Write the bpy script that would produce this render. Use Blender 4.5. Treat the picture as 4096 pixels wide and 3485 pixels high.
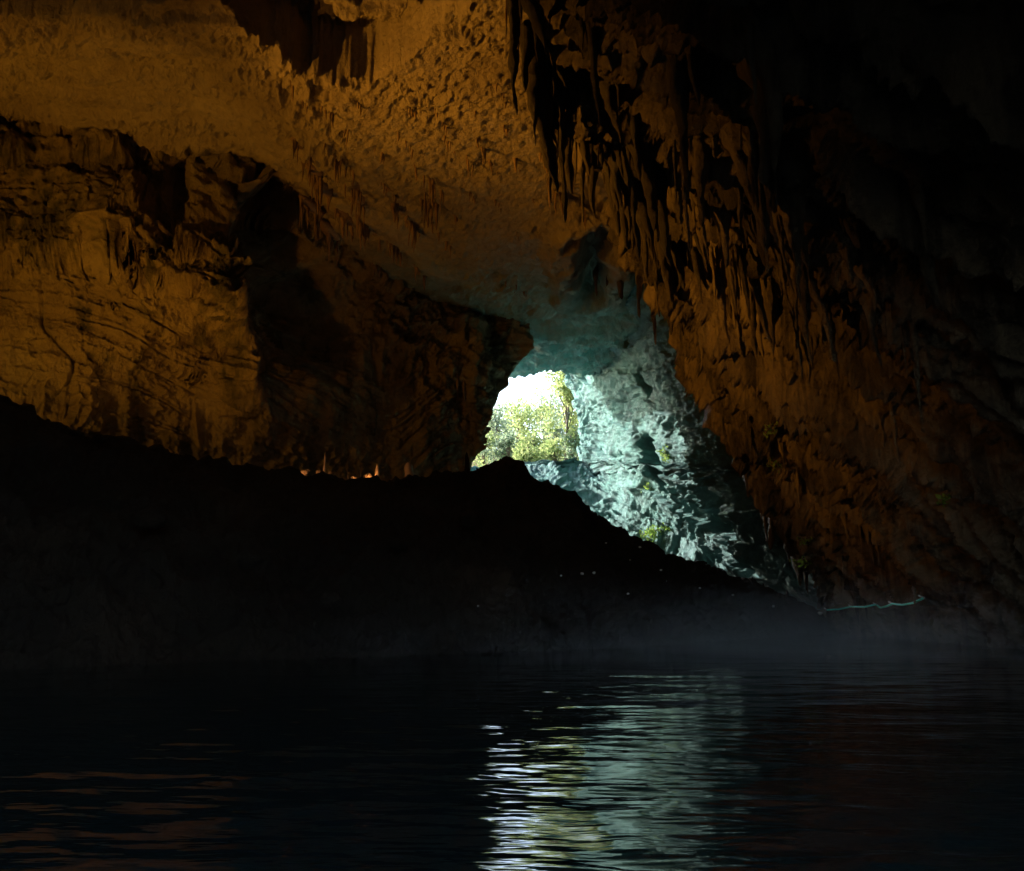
import bpy, math, random
import numpy as np
from mathutils import Vector, Matrix
R = math.radians
rnd = random.Random(7)
S = bpy.context.scene
for o in list(bpy.data.objects): bpy.data.objects.remove(o)

# ------------------------------------------------------------------ camera
F = 852.0; CX, CY = 512.0, 435.5; H = 1.3; PITCH = R(11.7)
cam_d = bpy.data.cameras.new('camera'); cam = bpy.data.objects.new('camera', cam_d)
S.collection.objects.link(cam); S.camera = cam
cam.location = (0, 0, H); cam.rotation_euler = (R(90) + PITCH, 0, 0)
cam_d.sensor_fit = 'HORIZONTAL'; cam_d.sensor_width = 36; cam_d.lens = 36 * F / 1024
cam_d.clip_start = .05; cam_d.clip_end = 900

# ------------------------------------------------------------------ world, sun, exposure
SUN_EL, SUN_AZ = R(26), R(-57)          # azimuth from +Y, negative = to the left, beyond the mouth
w = bpy.data.worlds.new('World'); S.world = w; w.use_nodes = True
nt = w.node_tree; nt.nodes.clear()
out = nt.nodes.new('ShaderNodeOutputWorld'); bg = nt.nodes.new('ShaderNodeBackground')
sky = nt.nodes.new('ShaderNodeTexSky'); sky.sky_type = 'NISHITA'; sky.sun_disc = False
sky.sun_elevation = SUN_EL; sky.sun_rotation = SUN_AZ; sky.air_density = 1.0; sky.dust_density = 2.5
bg.inputs['Strength'].default_value = .15
nt.links.new(sky.outputs[0], bg.inputs['Color']); nt.links.new(bg.outputs[0], out.inputs['Surface'])
sun_d = bpy.data.lights.new('sun', 'SUN'); sun = bpy.data.objects.new('sun', sun_d)
S.collection.objects.link(sun); sun_d.energy = 2.0; sun_d.angle = R(.5); sun_d.color = (1, .95, .86)
sdir = Vector((math.sin(SUN_AZ) * math.cos(SUN_EL), math.cos(SUN_AZ) * math.cos(SUN_EL), math.sin(SUN_EL)))
sun.rotation_euler = sdir.to_track_quat('Z', 'Y').to_euler(); sun.location = sdir * 200
S.view_settings.view_transform = 'Standard'; S.view_settings.look = 'None'
S.view_settings.exposure = 2.75; S.view_settings.gamma = 1.0; S.view_settings.use_curve_mapping = False

# ------------------------------------------------------------------ numpy helpers
def pix(px, py, D):
    """point at forward distance D (world Y) seen through photo point px,py"""
    px = np.asarray(px, float); py = np.asarray(py, float); D = np.asarray(D, float)
    u = (px - CX) / F; v = (CY - py) / F
    t = D / (math.cos(PITCH) - v * math.sin(PITCH))
    return np.stack([u * t, D + 0 * u, H + t * (math.sin(PITCH) + v * math.cos(PITCH))], -1)
def V(px, py, D): return Vector(pix(px, py, D).tolist())

def _h(ix, iy, iz, s):
    n = (ix.astype(np.uint32) * np.uint32(374761393) + iy.astype(np.uint32) * np.uint32(668265263)
         + iz.astype(np.uint32) * np.uint32(2147483647) + np.uint32(s * 974634777 & 0xffffffff))
    n = (n ^ (n >> np.uint32(13))) * np.uint32(1274126177)
    n = (n ^ (n >> np.uint32(15))) * np.uint32(2246822519)
    return ((n ^ (n >> np.uint32(16))) & np.uint32(0xffffff)).astype(np.float32) / np.float32(0xffffff)
def noise(p, s=0):
    """value noise in [-1,1] at points p (...,3)"""
    p = np.asarray(p, np.float32); f = np.floor(p); i = f.astype(np.int64); t = p - f
    t = t * t * t * (t * (t * 6 - 15) + 10)
    r = 0
    for a in (0, 1):
        wa = t[..., 0] if a else 1 - t[..., 0]
        for b in (0, 1):
            wb = t[..., 1] if b else 1 - t[..., 1]
            for c in (0, 1):
                wc = t[..., 2] if c else 1 - t[..., 2]
                r = r + _h(i[..., 0] + a, i[..., 1] + b, i[..., 2] + c, s) * wa * wb * wc
    return r * 2 - 1
_rot = np.array([[.80, .36, -.48], [-.6, .48, -.64], [0, .8, .6]], np.float32)
def fbm(p, o=5, s=0, g=.5):
    r = 0; a = 1; p = np.asarray(p, np.float32)
    for k in range(o):
        r = r + a * noise(p, s + k); a *= g; p = (p @ _rot) * 2.03 + 7.1
    return r
def ridge(p, o=4, s=0, g=.5, rot=True):
    r = 0; a = 1; p = np.asarray(p, np.float32)
    for k in range(o):
        n = 1 - 2 * np.abs(noise(p, s + k)); r = r + a * n; a *= g
        p = (p @ _rot) * 2.03 + 3.7 if rot else p * 2.03 + 3.7
    return r
def sm(a, b, x): t = np.clip((x - a) / (b - a), 0, 1); return t * t * (3 - 2 * t)
def rbf(pts, lin=False):
    P = np.array(pts, float); xy = P[:, :2] / 100; n = len(P)
    def ph(r2): return .5 * r2 * np.log(r2 + 1e-9)
    A = ph(((xy[:, None] - xy[None]) ** 2).sum(-1)) + np.eye(n) * 1e-4
    Q = np.c_[np.ones(n), xy]
    M = np.block([[A, Q], [Q.T, np.zeros((3, 3))]])
    c = np.linalg.solve(M, np.r_[P[:, 2], 0, 0, 0])
    def f(x, y):
        x = np.asarray(x, float) / 100; y = np.asarray(y, float) / 100
        r = c[n] + c[n + 1] * x + c[n + 2] * y
        for k in range(n): r = r + c[k] * ph((x - xy[k, 0]) ** 2 + (y - xy[k, 1]) ** 2)
        return r
    return f
def gnormal(P):
    du = np.gradient(P, axis=1); dv = np.gradient(P, axis=0)
    n = np.cross(du, dv); n /= np.linalg.norm(n, axis=-1, keepdims=True) + 1e-9
    return n
def face_to(P, n, target):
    d = ((np.asarray(target) - P) * n).sum(-1)
    return n if np.median(d) > 0 else -n
def mesh_grid(name, P, mat, parent=None, keep=None, flip=False):
    nv, nu = P.shape[:2]; idx = np.arange(nv * nu, dtype=np.int32).reshape(nv, nu)
    q = np.stack([idx[:-1, :-1], idx[:-1, 1:], idx[1:, 1:], idx[1:, :-1]], -1).reshape(-1, 4)
    if keep is not None: q = q[keep.reshape(-1)]
    if flip: q = q[:, ::-1]
    return mesh_arr(name, P.reshape(-1, 3), q, mat, parent)
def mesh_arr(name, co, q, mat, parent=None, smooth=True):
    me = bpy.data.meshes.new(name)
    q = np.ascontiguousarray(q, np.int32); k = q.shape[1]
    me.vertices.add(len(co)); me.vertices.foreach_set('co', np.ascontiguousarray(co, np.float32).ravel())
    me.loops.add(q.size); me.loops.foreach_set('vertex_index', q.ravel())
    me.polygons.add(len(q)); me.polygons.foreach_set('loop_start', np.arange(0, q.size, k, dtype=np.int32))
    me.polygons.foreach_set('loop_total', np.full(len(q), k, np.int32))
    me.polygons.foreach_set('use_smooth', np.full(len(q), smooth))
    me.update(calc_edges=True); me.validate()
    if mat: me.materials.append(mat)
    o = bpy.data.objects.new(name, me); S.collection.objects.link(o)
    if parent: o.parent = parent
    return o
def tag(o, label=None, cat=None, group=None, kind=None):
    if label: o['label'] = label
    if cat: o['category'] = cat
    if group: o['group'] = group
    if kind: o['kind'] = kind
    return o
def empty(name, loc=(0, 0, 0)):
    o = bpy.data.objects.new(name, None); o.location = loc; o.empty_display_size = .3
    S.collection.objects.link(o); return o

# ------------------------------------------------------------------ materials
def ramp(nt, fac, stops):
    r = nt.nodes.new('ShaderNodeValToRGB'); nt.links.new(fac, r.inputs[0])
    e = r.color_ramp.elements
    while len(e) < len(stops): e.new(.5)
    for k, (p, c) in enumerate(stops):
        e[k].position = p; e[k].color = (*c, 1) if len(c) == 3 else c
    return r.outputs[0]
def nz(nt, vec, scale, detail=6, rough=.6, sc=None, dist=0):
    n = nt.nodes.new('ShaderNodeTexNoise'); n.inputs['Scale'].default_value = scale
    n.inputs['Detail'].default_value = detail; n.inputs['Roughness'].default_value = rough
    n.inputs['Distortion'].default_value = dist
    if sc:
        m = nt.nodes.new('ShaderNodeMapping'); m.inputs['Scale'].default_value = sc
        nt.links.new(vec, m.inputs['Vector']); vec = m.outputs[0]
    nt.links.new(vec, n.inputs['Vector']); return n.outputs['Fac']
def mix(nt, fac, a, b, mode='MIX'):
    m = nt.nodes.new('ShaderNodeMix'); m.data_type = 'RGBA'; m.blend_type = mode
    for s, x in ((m.inputs[0], fac), (m.inputs[6], a), (m.inputs[7], b)):
        if isinstance(x, (int, float)): s.default_value = x
        elif isinstance(x, tuple): s.default_value = (*x, 1)
        else: nt.links.new(x, s)
    return m.outputs[2]
def math_(nt, op, a, b=None, clamp=False):
    m = nt.nodes.new('ShaderNodeMath'); m.operation = op; m.use_clamp = clamp
    for s, x in ((m.inputs[0], a), (m.inputs[1], b)):
        if x is None: continue
        if isinstance(x, (int, float)): s.default_value = x
        else: nt.links.new(x, s)
    return m.outputs[0]
def base_mat(name, rough=.85, spec=.3):
    m = bpy.data.materials.new(name); m.use_nodes = True; nt = m.node_tree
    b = nt.nodes['Principled BSDF']; b.inputs['Roughness'].default_value = rough
    b.inputs['Specular IOR Level'].default_value = spec
    g = nt.nodes.new('ShaderNodeNewGeometry')
    return m, nt, b, g.outputs['Position']
def rock_mat(name, c1, c2, c3, stain=.45, stain_c=(.03, .028, .024), algae_daylight=0, a0=60, a1=88,
             bump=.5, bscale=1.0, rough=.85, spec=.3, sscale=(.3, .3, .07)):
    m, nt, b, pos = base_mat(name, rough, spec)
    n1 = nz(nt, pos, .16, 5, .6); n2 = nz(nt, pos, 1.3, 6, .7); n3 = nz(nt, pos, 1, 4, .65, sscale, .6)
    col = ramp(nt, n1, [(.3, c1), (.52, c2), (.72, c3)])
    col = mix(nt, .55, col, ramp(nt, n2, [(.25, (.35, .33, .3)), (.5, (.72, .70, .68)), (.75, (1, .98, .95))]), 'MULTIPLY')
    st = ramp(nt, n3, [(stain, (0, 0, 0)), (stain + .12, (1, 1, 1))])
    st = math_(nt, 'MULTIPLY', st, nz(nt, pos, .9, 6, .75))
    st = math_(nt, 'MULTIPLY', st, 1.45, True)
    inv = math_(nt, 'SUBTRACT', 1.0, st)
    col = mix(nt, st, col, stain_c)
    if algae_daylight:  # teal daylight near the mouth painted into the colour, along with algae
        sx = nt.nodes.new('ShaderNodeSeparateXYZ'); nt.links.new(pos, sx.inputs[0])
        mr = nt.nodes.new('ShaderNodeMapRange'); nt.links.new(sx.outputs[1], mr.inputs[0])
        mr.inputs[1].default_value = a0; mr.inputs[2].default_value = a1
        an = ramp(nt, nz(nt, pos, .6, 7, .75), [(.3, (.25, .25, .25)), (.6, (1, 1, 1))])
        f = math_(nt, 'MULTIPLY', math_(nt, 'MULTIPLY', mr.outputs[0], an), algae_daylight, True)
        col = mix(nt, f, col, mix(nt, n2, (.07, .28, .25), (.26, .58, .54)))
    nt.links.new(col, b.inputs['Base Color'])
    h = math_(nt, 'ADD', math_(nt, 'MULTIPLY', nz(nt, pos, 1.6 * bscale, 12, .72), 1.0),
              math_(nt, 'MULTIPLY', nz(nt, pos, 1.1 * bscale, 6, .7, (2.2, 2.2, .5)), .5))
    bp = nt.nodes.new('ShaderNodeBump'); bp.inputs['Strength'].default_value = 1
    bp.inputs['Distance'].default_value = bump; nt.links.new(h, bp.inputs['Height'])
    nt.links.new(bp.outputs[0], b.inputs['Normal'])
    return m
M = {}
M['wall'] = rock_mat('bedded_limestone', (.19, .15, .09), (.34, .28, .16), (.44, .38, .22), stain=.50, stain_c=(.030, .034, .016), bump=.7, bscale=1.2, sscale=(.35, .35, .10))
M['ceil'] = rock_mat('smooth_limestone', (.30, .25, .19), (.38, .33, .26), (.44, .39, .32), stain=.66, algae_daylight=1.0, a0=54, a1=76, bump=.45, bscale=2.2, sscale=(.25, .1, .2))
M['drape'] = rock_mat('rusty_flowstone', (.13, .105, .075), (.25, .20, .135), (.40, .33, .24), stain=.45, stain_c=(.018, .016, .014), bump=.6, rough=.7, sscale=(.7, .7, .07))
M['mid'] = rock_mat('algae_daylit_limestone', (.09, .13, .145), (.13, .19, .215), (.18, .25, .30), stain=.54, stain_c=(.05, .06, .06), algae_daylight=.65, a0=40, a1=80, bump=.5, bscale=2.2)
M['scree'] = rock_mat('bounce_scree_stone', (.50, .54, .56), (.64, .68, .70), (.74, .77, .79), stain=.85, bump=.5, bscale=3)  # made paler so the entrance floor bounces more sunlight inside
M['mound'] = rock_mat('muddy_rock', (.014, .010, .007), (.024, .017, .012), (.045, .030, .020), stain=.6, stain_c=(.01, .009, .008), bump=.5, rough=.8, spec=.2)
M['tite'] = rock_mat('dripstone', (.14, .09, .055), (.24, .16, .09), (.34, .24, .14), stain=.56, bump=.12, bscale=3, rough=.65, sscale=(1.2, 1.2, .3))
M['tite_shade'] = rock_mat('backlit_dark_dripstone', (.02, .015, .011), (.035, .027, .02), (.06, .045, .03), stain=.5, bump=.12, bscale=3, rough=.6, sscale=(1.2, 1.2, .3))  # backlit shade of the fringe put into the base colour, with black staining
M['mite'] = rock_mat('pale_dripstone', (.22, .15, .09), (.32, .23, .14), (.42, .32, .2), stain=.6, bump=.08, bscale=4, rough=.55, sscale=(1.2, 1.2, .3))

# ------------------------------------------------------------------ water
def build_water():
    ys = [-40, -25, -12, -5, -1, 1, 2.0]
    pys = np.linspace(905, 622.5, 620)
    el = PITCH + np.arctan((CY - pys) / F)
    yy = H / np.tan(-el); yy = yy[(yy > 2.0) & (yy < 75)]
    Y = np.r_[ys, yy, 95]
    u = np.r_[np.linspace(-2.2, -.75, 20), np.linspace(-.72, .72, 620), np.linspace(.75, 1.6, 12)]
    X = u[None, :] * np.maximum(Y[:, None], 4.0) * 1.0
    YY = Y[:, None] + 0 * X
    P = np.stack([X, YY, 0 * X], -1)
    d = np.clip(YY, 2, 60)
    z = .008 * noise(P * np.array([.7, 3.6, 0]) + 3.3, 11) + .011 * noise(P * np.array([.3, 1.3, 0]) + 9, 12)
    z += .008 * noise(P @ np.array([[.8, -.6, 0], [.6, .8, 0], [0, 0, 1.]]) * np.array([1.1, 2.4, 0]), 16)
    z += .0035 * noise(P @ np.array([[.92, .25, 0], [-.25, .92, 0], [0, 0, 1.]]) * np.array([2.2, 8.5, 0]), 13)
    z += .0015 * noise(P * np.array([4.5, 17, 0]) + 2, 15) * (YY < 14)
    for (cx, cy, k) in ((1.55, 5.6, 9.0), (3.4, 8.5, 6)):     # rings left by drips
        r = np.sqrt((X - cx) ** 2 + (YY - cy) ** 2)
        z += .006 * np.sin(r * k) * np.exp(-((r - 1.0) / .7) ** 2)
    calm = .55 + .45 * sm(-.3, .3, noise(P * np.array([.06, .12, 0]) + 5, 14))
    P[..., 2] = z * calm * (1 / (1 + (d / 60) ** 2))
    m, nt, b, pos = base_mat('cave_water', .035, .5)
    b.inputs['Base Color'].default_value = (.004, .012, .012, 1); b.inputs['IOR'].default_value = 1.33
    h = nz(nt, pos, 1, 3, .5, (1.3, 5.0, 1)); bp = nt.nodes.new('ShaderNodeBump')
    bp.inputs['Distance'].default_value = .008; bp.inputs['Strength'].default_value = 1
    nt.links.new(h, bp.inputs['Height']); nt.links.new(bp.outputs[0], b.inputs['Normal'])
    tag(mesh_grid('water', P, m, flip=False), kind='structure')
build_water()

# ------------------------------------------------------------------ ceiling slab
def ceil_Y(py):
    t = np.tan(PITCH + np.arctan((CY - py) / F)); return 21.65 / np.maximum(t - .055, .05)
def ceil_z(X, Y): return 24.6 + (Y - 30) * .055
def build_ceiling():
    py = np.r_[np.linspace(-1100, -60, 50), np.linspace(-56, 372, 470)]
    px = np.r_[np.linspace(-900, -40, 50), np.linspace(-36, 800, 700)]
    Yr = ceil_Y(py); lip = 91.0
    PX, Yg = np.meshgrid((px - CX) / F, Yr)
    nose = 0
    X = PX * (Yg * 1.0) / (math.cos(PITCH)) * 1.0
    t = Yg / (math.cos(PITCH) - (CY - py)[:, None] / F * math.sin(PITCH)); X = PX * t
    Y = Yg.copy(); PYg = py[:, None] + 0 * X; PXg = px[None, :] + 0 * X
    P = np.stack([X, Y, ceil_z(X, Y)], -1)
    z = P[..., 2]
    z += 1.0 * fbm(P * .05, 3, 3)
    z += 2.4 * sm(-9, -17, X) * sm(30, 38, Y)
    # broken slab: a higher pocket in the roof near the camera, with its lit lower leaf
    c = np.interp(PXg, [-900, 150, 205, 255, 300, 372, 402, 440, 480, 900], [-400, -60, -2, 42, 76, 82, 62, 30, -40, -400]) + 8 * fbm(P * .35, 5, 31, .6)
    z += 2.9 * sm(0, 5, c - PYg)
    c2 = np.interp(PXg, [-900, 290, 318, 345, 400, 440, 900], [-400, -20, 30, 50, 54, 14, -400]) + 7 * fbm(P * .4, 5, 33, .6)
    z -= 1.6 * sm(0, 4, c2 - PYg)
    c3 = np.interp(PXg, [-900, 280, 300, 360, 430, 900], [-400, -20, 16, 38, 5, -400]) + 3 * fbm(P * .7, 4, 35)
    z += 1.0 * sm(0, 3, c3 - PYg)
    for cs, hh, sd in (([24, 24, 30, 20, 2, -70], .9, 36), ([8, 8, 12, 4, -10, -80], .6, 37), ([96, 96, 104, 112, 112, 40], .35, 38)):
        c4 = np.interp(PXg, [-900, 0, 60, 130, 205, 260], cs) + 3 * fbm(P * np.array([.5, .5, .5]), 4, sd)
        z += hh * sm(0, 3, c4 - PYg)
    fb = ((Y * .95 - X * .10 + 1.3 * noise(P * .14, 39) + .25 * noise(P * .9, 40)) / 2.3) % 1
    z += .55 * fb * sm(.0, .10, 1 - fb) * sm(-5, -10, X) * sm(-.5, .2, noise(P * .1, 30))      # thin beds breaking off toward the left wall
    # diagonal shallow joints running up to the left wall
    a = (X * .8 + Y * .22); j = np.abs(((a + .9 * noise(P * .12, 41)) / 5.5) % 1 - .5)
    z += .30 * sm(.49, .5, 1 - j) * sm(-.2, .4, noise(P * .15, 42))
    # pitted texture
    pit = np.maximum(sm(.0, .8, fbm(P * .22, 3, 44)), 1.5 * sm(-3, -9, X) * sm(50, 43, Y) * sm(-.5, .3, noise(P * .3, 49)))
    Q = P @ np.array([[.8, -.6, 0], [.6, .8, 0], [0, 0, 1.]]) * np.array([1.5, .7, 1])
    z += (.05 + .17 * pit) * ridge(Q + .8 * fbm(P * .6, 2, 43)[..., None], 5, 45, .62) * .8 + .09 * fbm(P * 2.6, 5, 46, .6)
    # near-mouth scallops
    nm = sm(64, 74, Y)
    z -= nm * (.8 * ridge(P * np.array([.22, .30, .2]), 4, 47) + .3 * ridge(P * np.array([.6, 1.1, .3]), 3, 48)) * .9
    # the lower, dark rimmed scar in the roof (right of centre)
    s0 = pix(597, 225, float(ceil_Y(225.))); s1 = pix(592, 290, float(ceil_Y(290.)))
    seg = np.clip(((P - s0) @ (s1 - s0)) / ((s1 - s0) @ (s1 - s0)), 0, 1)[..., None]
    dd = np.linalg.norm((P - (s0 + seg * (s1 - s0)))[..., :2], axis=-1) + .6 * fbm(P * .8, 3, 50)
    z += 1.5 * np.exp(-(dd / .9) ** 2) - 1.0 * np.exp(-((dd - 2.2) / .9) ** 2)
    P[..., 2] = z
    # lip: fold the last rows upward
    n = len(py); k0 = n - 9
    for k in range(k0, n):
        P[k, :, 1] = np.minimum(P[k, :, 1], P[k0, :, 1] + .10 * (k - k0)); P[k, :, 2] += (k - k0) ** 1.6 * .25
    cc = P[:-1, :-1]; keep = ~((cc[..., 1] > 70) & (cc[..., 0] < -2))      # roof cut away out of view, behind the wall, to let sunlight in
    tag(mesh_grid('cave_ceiling', P, M['ceil'], keep=keep, flip=True), kind='structure')
build_ceiling()

# ------------------------------------------------------------------ left wall
EDGE_Y = [-300, 300, 308, 330, 346, 356, 366, 378, 384, 390, 401, 413, 419, 428, 440, 452, 460, 474, 520]
EDGE_X = [560, 524, 526, 530, 527, 523, 515, 508.5, 509, 500, 496.5, 491, 485, 486, 484, 479.5, 472, 470, 466]
_D = rbf([(-1200, 0, 6), (-1200, 500, 6), (-600, 200, 20), (-600, 500, 20), (-330, 0, 29), (-330, 500, 29), (-150, 100, 37), (-150, 450, 36),
          (0, 0, 43), (0, 170, 43), (0, 300, 44), (0, 400, 43), (90, 0, 44.5), (90, 180, 44.5), (80, 300, 45), (90, 420, 45),
          (150, 250, 45), (180, 180, 47), (180, 260, 45), (170, 340, 48), (160, 430, 50),
          (240, 150, 48), (235, 200, 46), (245, 260, 45.5), (262, 310, 46), (258, 370, 48), (230, 350, 50), (235, 430, 52),
          (276, 330, 50), (282, 250, 50), (285, 430, 55), (300, 200, 51), (310, 300, 56), (310, 450, 58), (350, 260, 58), (350, 350, 59), (350, 470, 60),
          (420, 290, 64), (420, 380, 63), (420, 480, 63), (470, 300, 67), (470, 380, 65.5), (468, 480, 65), (515, 308, 70), (505, 380, 69), (480, 460, 67), (460, 100, 64), (460, -100, 60), (250, -100, 46), (0, -200, 40)])
def build_left():
    py = np.r_[np.linspace(-150, -30, 12), np.linspace(-26, 505, 560), 540, 600]
    nfold = 34
    s = np.r_[np.linspace(0, .45, 40) ** 1.0, np.linspace(.452, 1, 620)]
    ed = np.interp(py, EDGE_Y, EDGE_X)
    x0 = -1150.
    # columns: off-frame part coarse, in-frame part fine
    base = np.where(s < .45, x0 + (s / .45) * (-20 - x0), 0)
    PX = np.where((s < .45)[None, :], base[None, :], -20 + ((s - .45) / .55)[None, :] * (ed[:, None] + 20))
    PY = py[:, None] + 0 * PX
    D = np.maximum(_D(PX, PY), np.interp(PX, [-1150, -600, -300, 0], [7, 16, 26, 38]))
    # overhanging ledges: bands whose undersides the lamps catch
    for (xs, ya, yb, add) in (
        (([-400, 0, 60, 120, 200, 226, 260], [222, 222, 226, 230, 240, 262, 300]), 0, 0, 0),
    ): pass
    def ledge(xs, ya, yb, d, x1):
        a = np.interp(PX, xs, ya) + 1.6 * noise(np.stack([PX * .07, PX * 0, PX * 0], -1), 77); b = np.interp(PX, xs, yb) + 1.2 * noise(np.stack([PX * .09, PX * 0, PX * 0], -1), 78)
        m = 1 - sm(x1 - 25, x1 + 8, PX)
        t = np.clip((PY - a) / np.maximum(b - a, .8), 0, 1)
        back = np.exp(-np.maximum(a - PY, 0) / 34.)        # the bed above leans back into the wall again
        return -.55 * d * (1 - t) * m * back * sm(-600, -250, PX)
    D += ledge([-400, 0, 100, 200, 216], [151, 151, 154, 160, 164], [168, 168, 167, 166, 168], 2.0, 205)
    D += ledge([-400, 0, 60, 130, 200], [128, 128, 129, 137, 142], [134, 134, 136, 142, 146], 1.1, 195)
    D += ledge([-400, 0, 100, 200], [113, 114, 118, 130], [117, 118, 121, 133], .6, 195)
    D += ledge([-400, 0, 60, 130, 200], [20, 20, 24, 14, 0], [26, 26, 30, 18, 3], 1.6, 200)
    D += ledge([-400, 0, 60, 130, 200], [4, 4, 6, 2, -10], [8, 8, 10, 6, -8], .9, 180)
    D += ledge([200, 262, 330, 352, 420], [150, 205, 256, 264, 298], [152, 213, 262, 272, 306], 1.8, 400) * sm(195, 215, PX)
    D += ledge([-400, 0, 110, 200, 262], [231, 231, 228, 250, 268], [232.5, 233, 230, 252, 270], .7, 265)
    D += ledge([-400, 0, 110, 150, 230, 262], [264, 264, 252, 257, 268, 286], [265, 266, 254, 258, 270, 288], .6, 265)
    D += ledge([100, 130, 200, 262], [268, 276, 282, 302], [269, 281, 290, 316], 1.6, 262) * sm(98, 112, PX)
    D += ledge([90, 110, 160, 230, 262], [296, 306, 330, 345, 360], [297, 310, 334, 350, 363], 1.2, 262) * sm(90, 112, PX)
    D += ledge([-400, 0, 60, 120, 200], [342, 342, 338, 352, 372], [344, 344, 340, 354, 374], .5, 250)
    P = pix(PX, PY, D)
    n = face_to(P, gnormal(P), (0, 0, 12))
    X, Y, Z = P[..., 0], P[..., 1], P[..., 2]
    # world coordinates on the wall: s along, z' across the beds
    along = X * .8 + Y * .6
    zt = Z + .32 * np.maximum(0, X + 25) * sm(-27, -20, X) * (1 - sm(-10, -4, X)) + .5 * noise(P * .12, 60)
    low = sm(20.5, 18, Z)
    disp = .9 * fbm(P * .09, 3, 61)
    # open joints: thin dark bedding planes and vertical cracks
    def crack(c, w): return np.exp(-(c / w) ** 2)
    bz = (zt + .35 * noise(P * np.array([.25, .25, .5]), 68)) / 1.55; disp -= .45 * crack(np.abs(bz % 1 - .5), .035) * sm(-.2, .2, noise(P * .11, 69))
    bx = (along + 1.2 * noise(P * np.array([.2, .2, .35]), 74)) / 4.4; disp -= .40 * crack(np.abs(bx % 1 - .5), .018) * sm(-.1, .3, noise(P * .13, 75))
    for (h, amp, wd, sd) in ((1.9, .50, 5.0, 1), (.62, .34, 2.2, 2), (.27, .17, .8, 3)):
        k = np.floor(zt / h + .25 * noise(P * .3, 62 + sd)); fr = zt / h - np.floor(zt / h)
        j = np.floor(along / wd + _h(k.astype(np.int64), k.astype(np.int64) * 0, k.astype(np.int64) * 0, sd) * 7 + .3 * noise(P * .5, 66 + sd))
        rr = _h(k.astype(np.int64), j.astype(np.int64), k.astype(np.int64) * 0, 5 + sd) - .5
        rk = _h(k.astype(np.int64), k.astype(np.int64) * 0, k.astype(np.int64) * 0, 9 + sd) - .5
        blk = sm(-.1, .35, noise(P * .13 + 4 * sd, 70 + sd))
        disp += amp * (rk * 1.1 + rr * 1.1 * blk) * (.35 + .65 * low)
    # fluted, gnawed zones
    fl = ridge(np.stack([along * 1.1 + .6 * noise(P * .4, 80), Z * .16, Z * 0], -1), 3, 81, rot=False)
    disp += .32 * fl * sm(.0, .5, noise(P * np.array([.12, .12, .25]) + 9, 82))
    disp += .34 * ridge(P * .8, 5, 83, .6) * sm(-.3, .4, fbm(P * .2, 2, 84)) + .15 * fbm(P * 1.9, 4, 85, .65)
    disp += .5 * ridge(P * np.array([.35, .35, .5]), 4, 86) * sm(19, 22, Z)
    # rotten pocketed patch near the roof corner
    for (qx, qy, r, dep) in ((232, 80, 2.6, 0), (252, 62, 1.3, 1.2), (228, 76, .7, 1.3), (212, 82, .6, 1.3), (222, 66, .5, 1.0), (238, 90, .6, 1.1), (268, 64, .8, 1.2), (152, 102, .5, .9), (244, 100, .6, .9)):
        c = pix(qx, qy, 47); 
    # deep dark re-entrants beside the buttress
    for (qx, qy, qd, rx, rz, dep) in ((264, 215, 47, .9, 3.4, -3.2), (178, 185, 46, .7, 3.2, -2.2), (186, 235, 46, .5, 2.0, -1.2), (290, 300, 52, .7, 7, -2.2), (330, 330, 57, 1.2, 3.2, -1.6),
                                  (105, 290, 45, 1.2, 1.4, -.8), (250, 262, 46, 1.4, .8, 1.0)):
        c = pix(qx, qy, qd); e = ((X - c[0]) / rx) ** 2 + ((Z - c[2]) / rz) ** 2
        disp += dep * np.exp(-e * (1 + .4 * noise(P * .8, 90)))
    # vertical draperies at the corner by the mouth
    cor = sm(430, 480, PX)
    disp += cor * .55 * ridge(np.stack([PX * .05 + .5 * noise(P * .2, 91), Z * .07, Z * 0], -1), 3, 92, rot=False)
    P = P + n * disp[..., None]
    # fold back round the corner
    cols = []
    last = P[:, -1, :]
    f = np.linspace(0, 1, nfold)[1:]
    edge = pix(ed, py, 0 * ed + 1)
    for t in f:
        D2 = last[:, 1] + 8.5 * t
        px2 = ed + 0 * t
        q = pix(px2, py, D2); q[:, 0] += 2.2 * t * (1 - t) * 0 - 6.0 * t * t + 0
        q[:, 0] += .5 * fbm(q * .35, 4, 95) * min(1, 4 * t)
        wgt = min(1, 3 * t); q[:, 2] = q[:, 2] * wgt + last[:, 2] * (1 - wgt)
        cols.append(q)
    P = np.concatenate([P] + [c[:, None, :] for c in cols], 1)
    tag(mesh_grid('cave_wall', P, M['wall'], flip=True), kind='structure')
build_left()

# ------------------------------------------------------------------ right overhanging wall (near)
E_ST = [(300, -560, 10), (450, -170, 17), (519, -5, 22), (548, 95, 25), (590, 128, 27.5), (624, 180, 30.5), (655, 240, 34), (692, 300, 38), (722, 370, 42), (745, 430, 45), (776, 500, 50), (814, 590, 54), (833, 640, 56.5)]
YB = [-6, 2, 9, 15, 20, 25, 30, 35, 40, 45, 50, 54, 56.5]
_E = np.array([pix(*e) for e in E_ST]); _vs = np.linspace(0, 1, len(E_ST))
def smooth_interp(v, arr):
    x = np.clip(v, 0, 1) * (len(arr) - 1); i = np.clip(np.floor(x).astype(int), 0, len(arr) - 2); t = (x - i)[..., None]
    g = lambda k: arr[np.clip(k, 0, len(arr) - 1)]
    p0, p1, p2, p3 = g(i - 1), g(i), g(i + 1), g(i + 2)
    return .5 * (2 * p1 + (p2 - p0) * t + (2 * p0 - 5 * p1 + 4 * p2 - p3) * t ** 2 + (3 * p1 - p0 - 3 * p2 + p3) * t ** 3)
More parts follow.
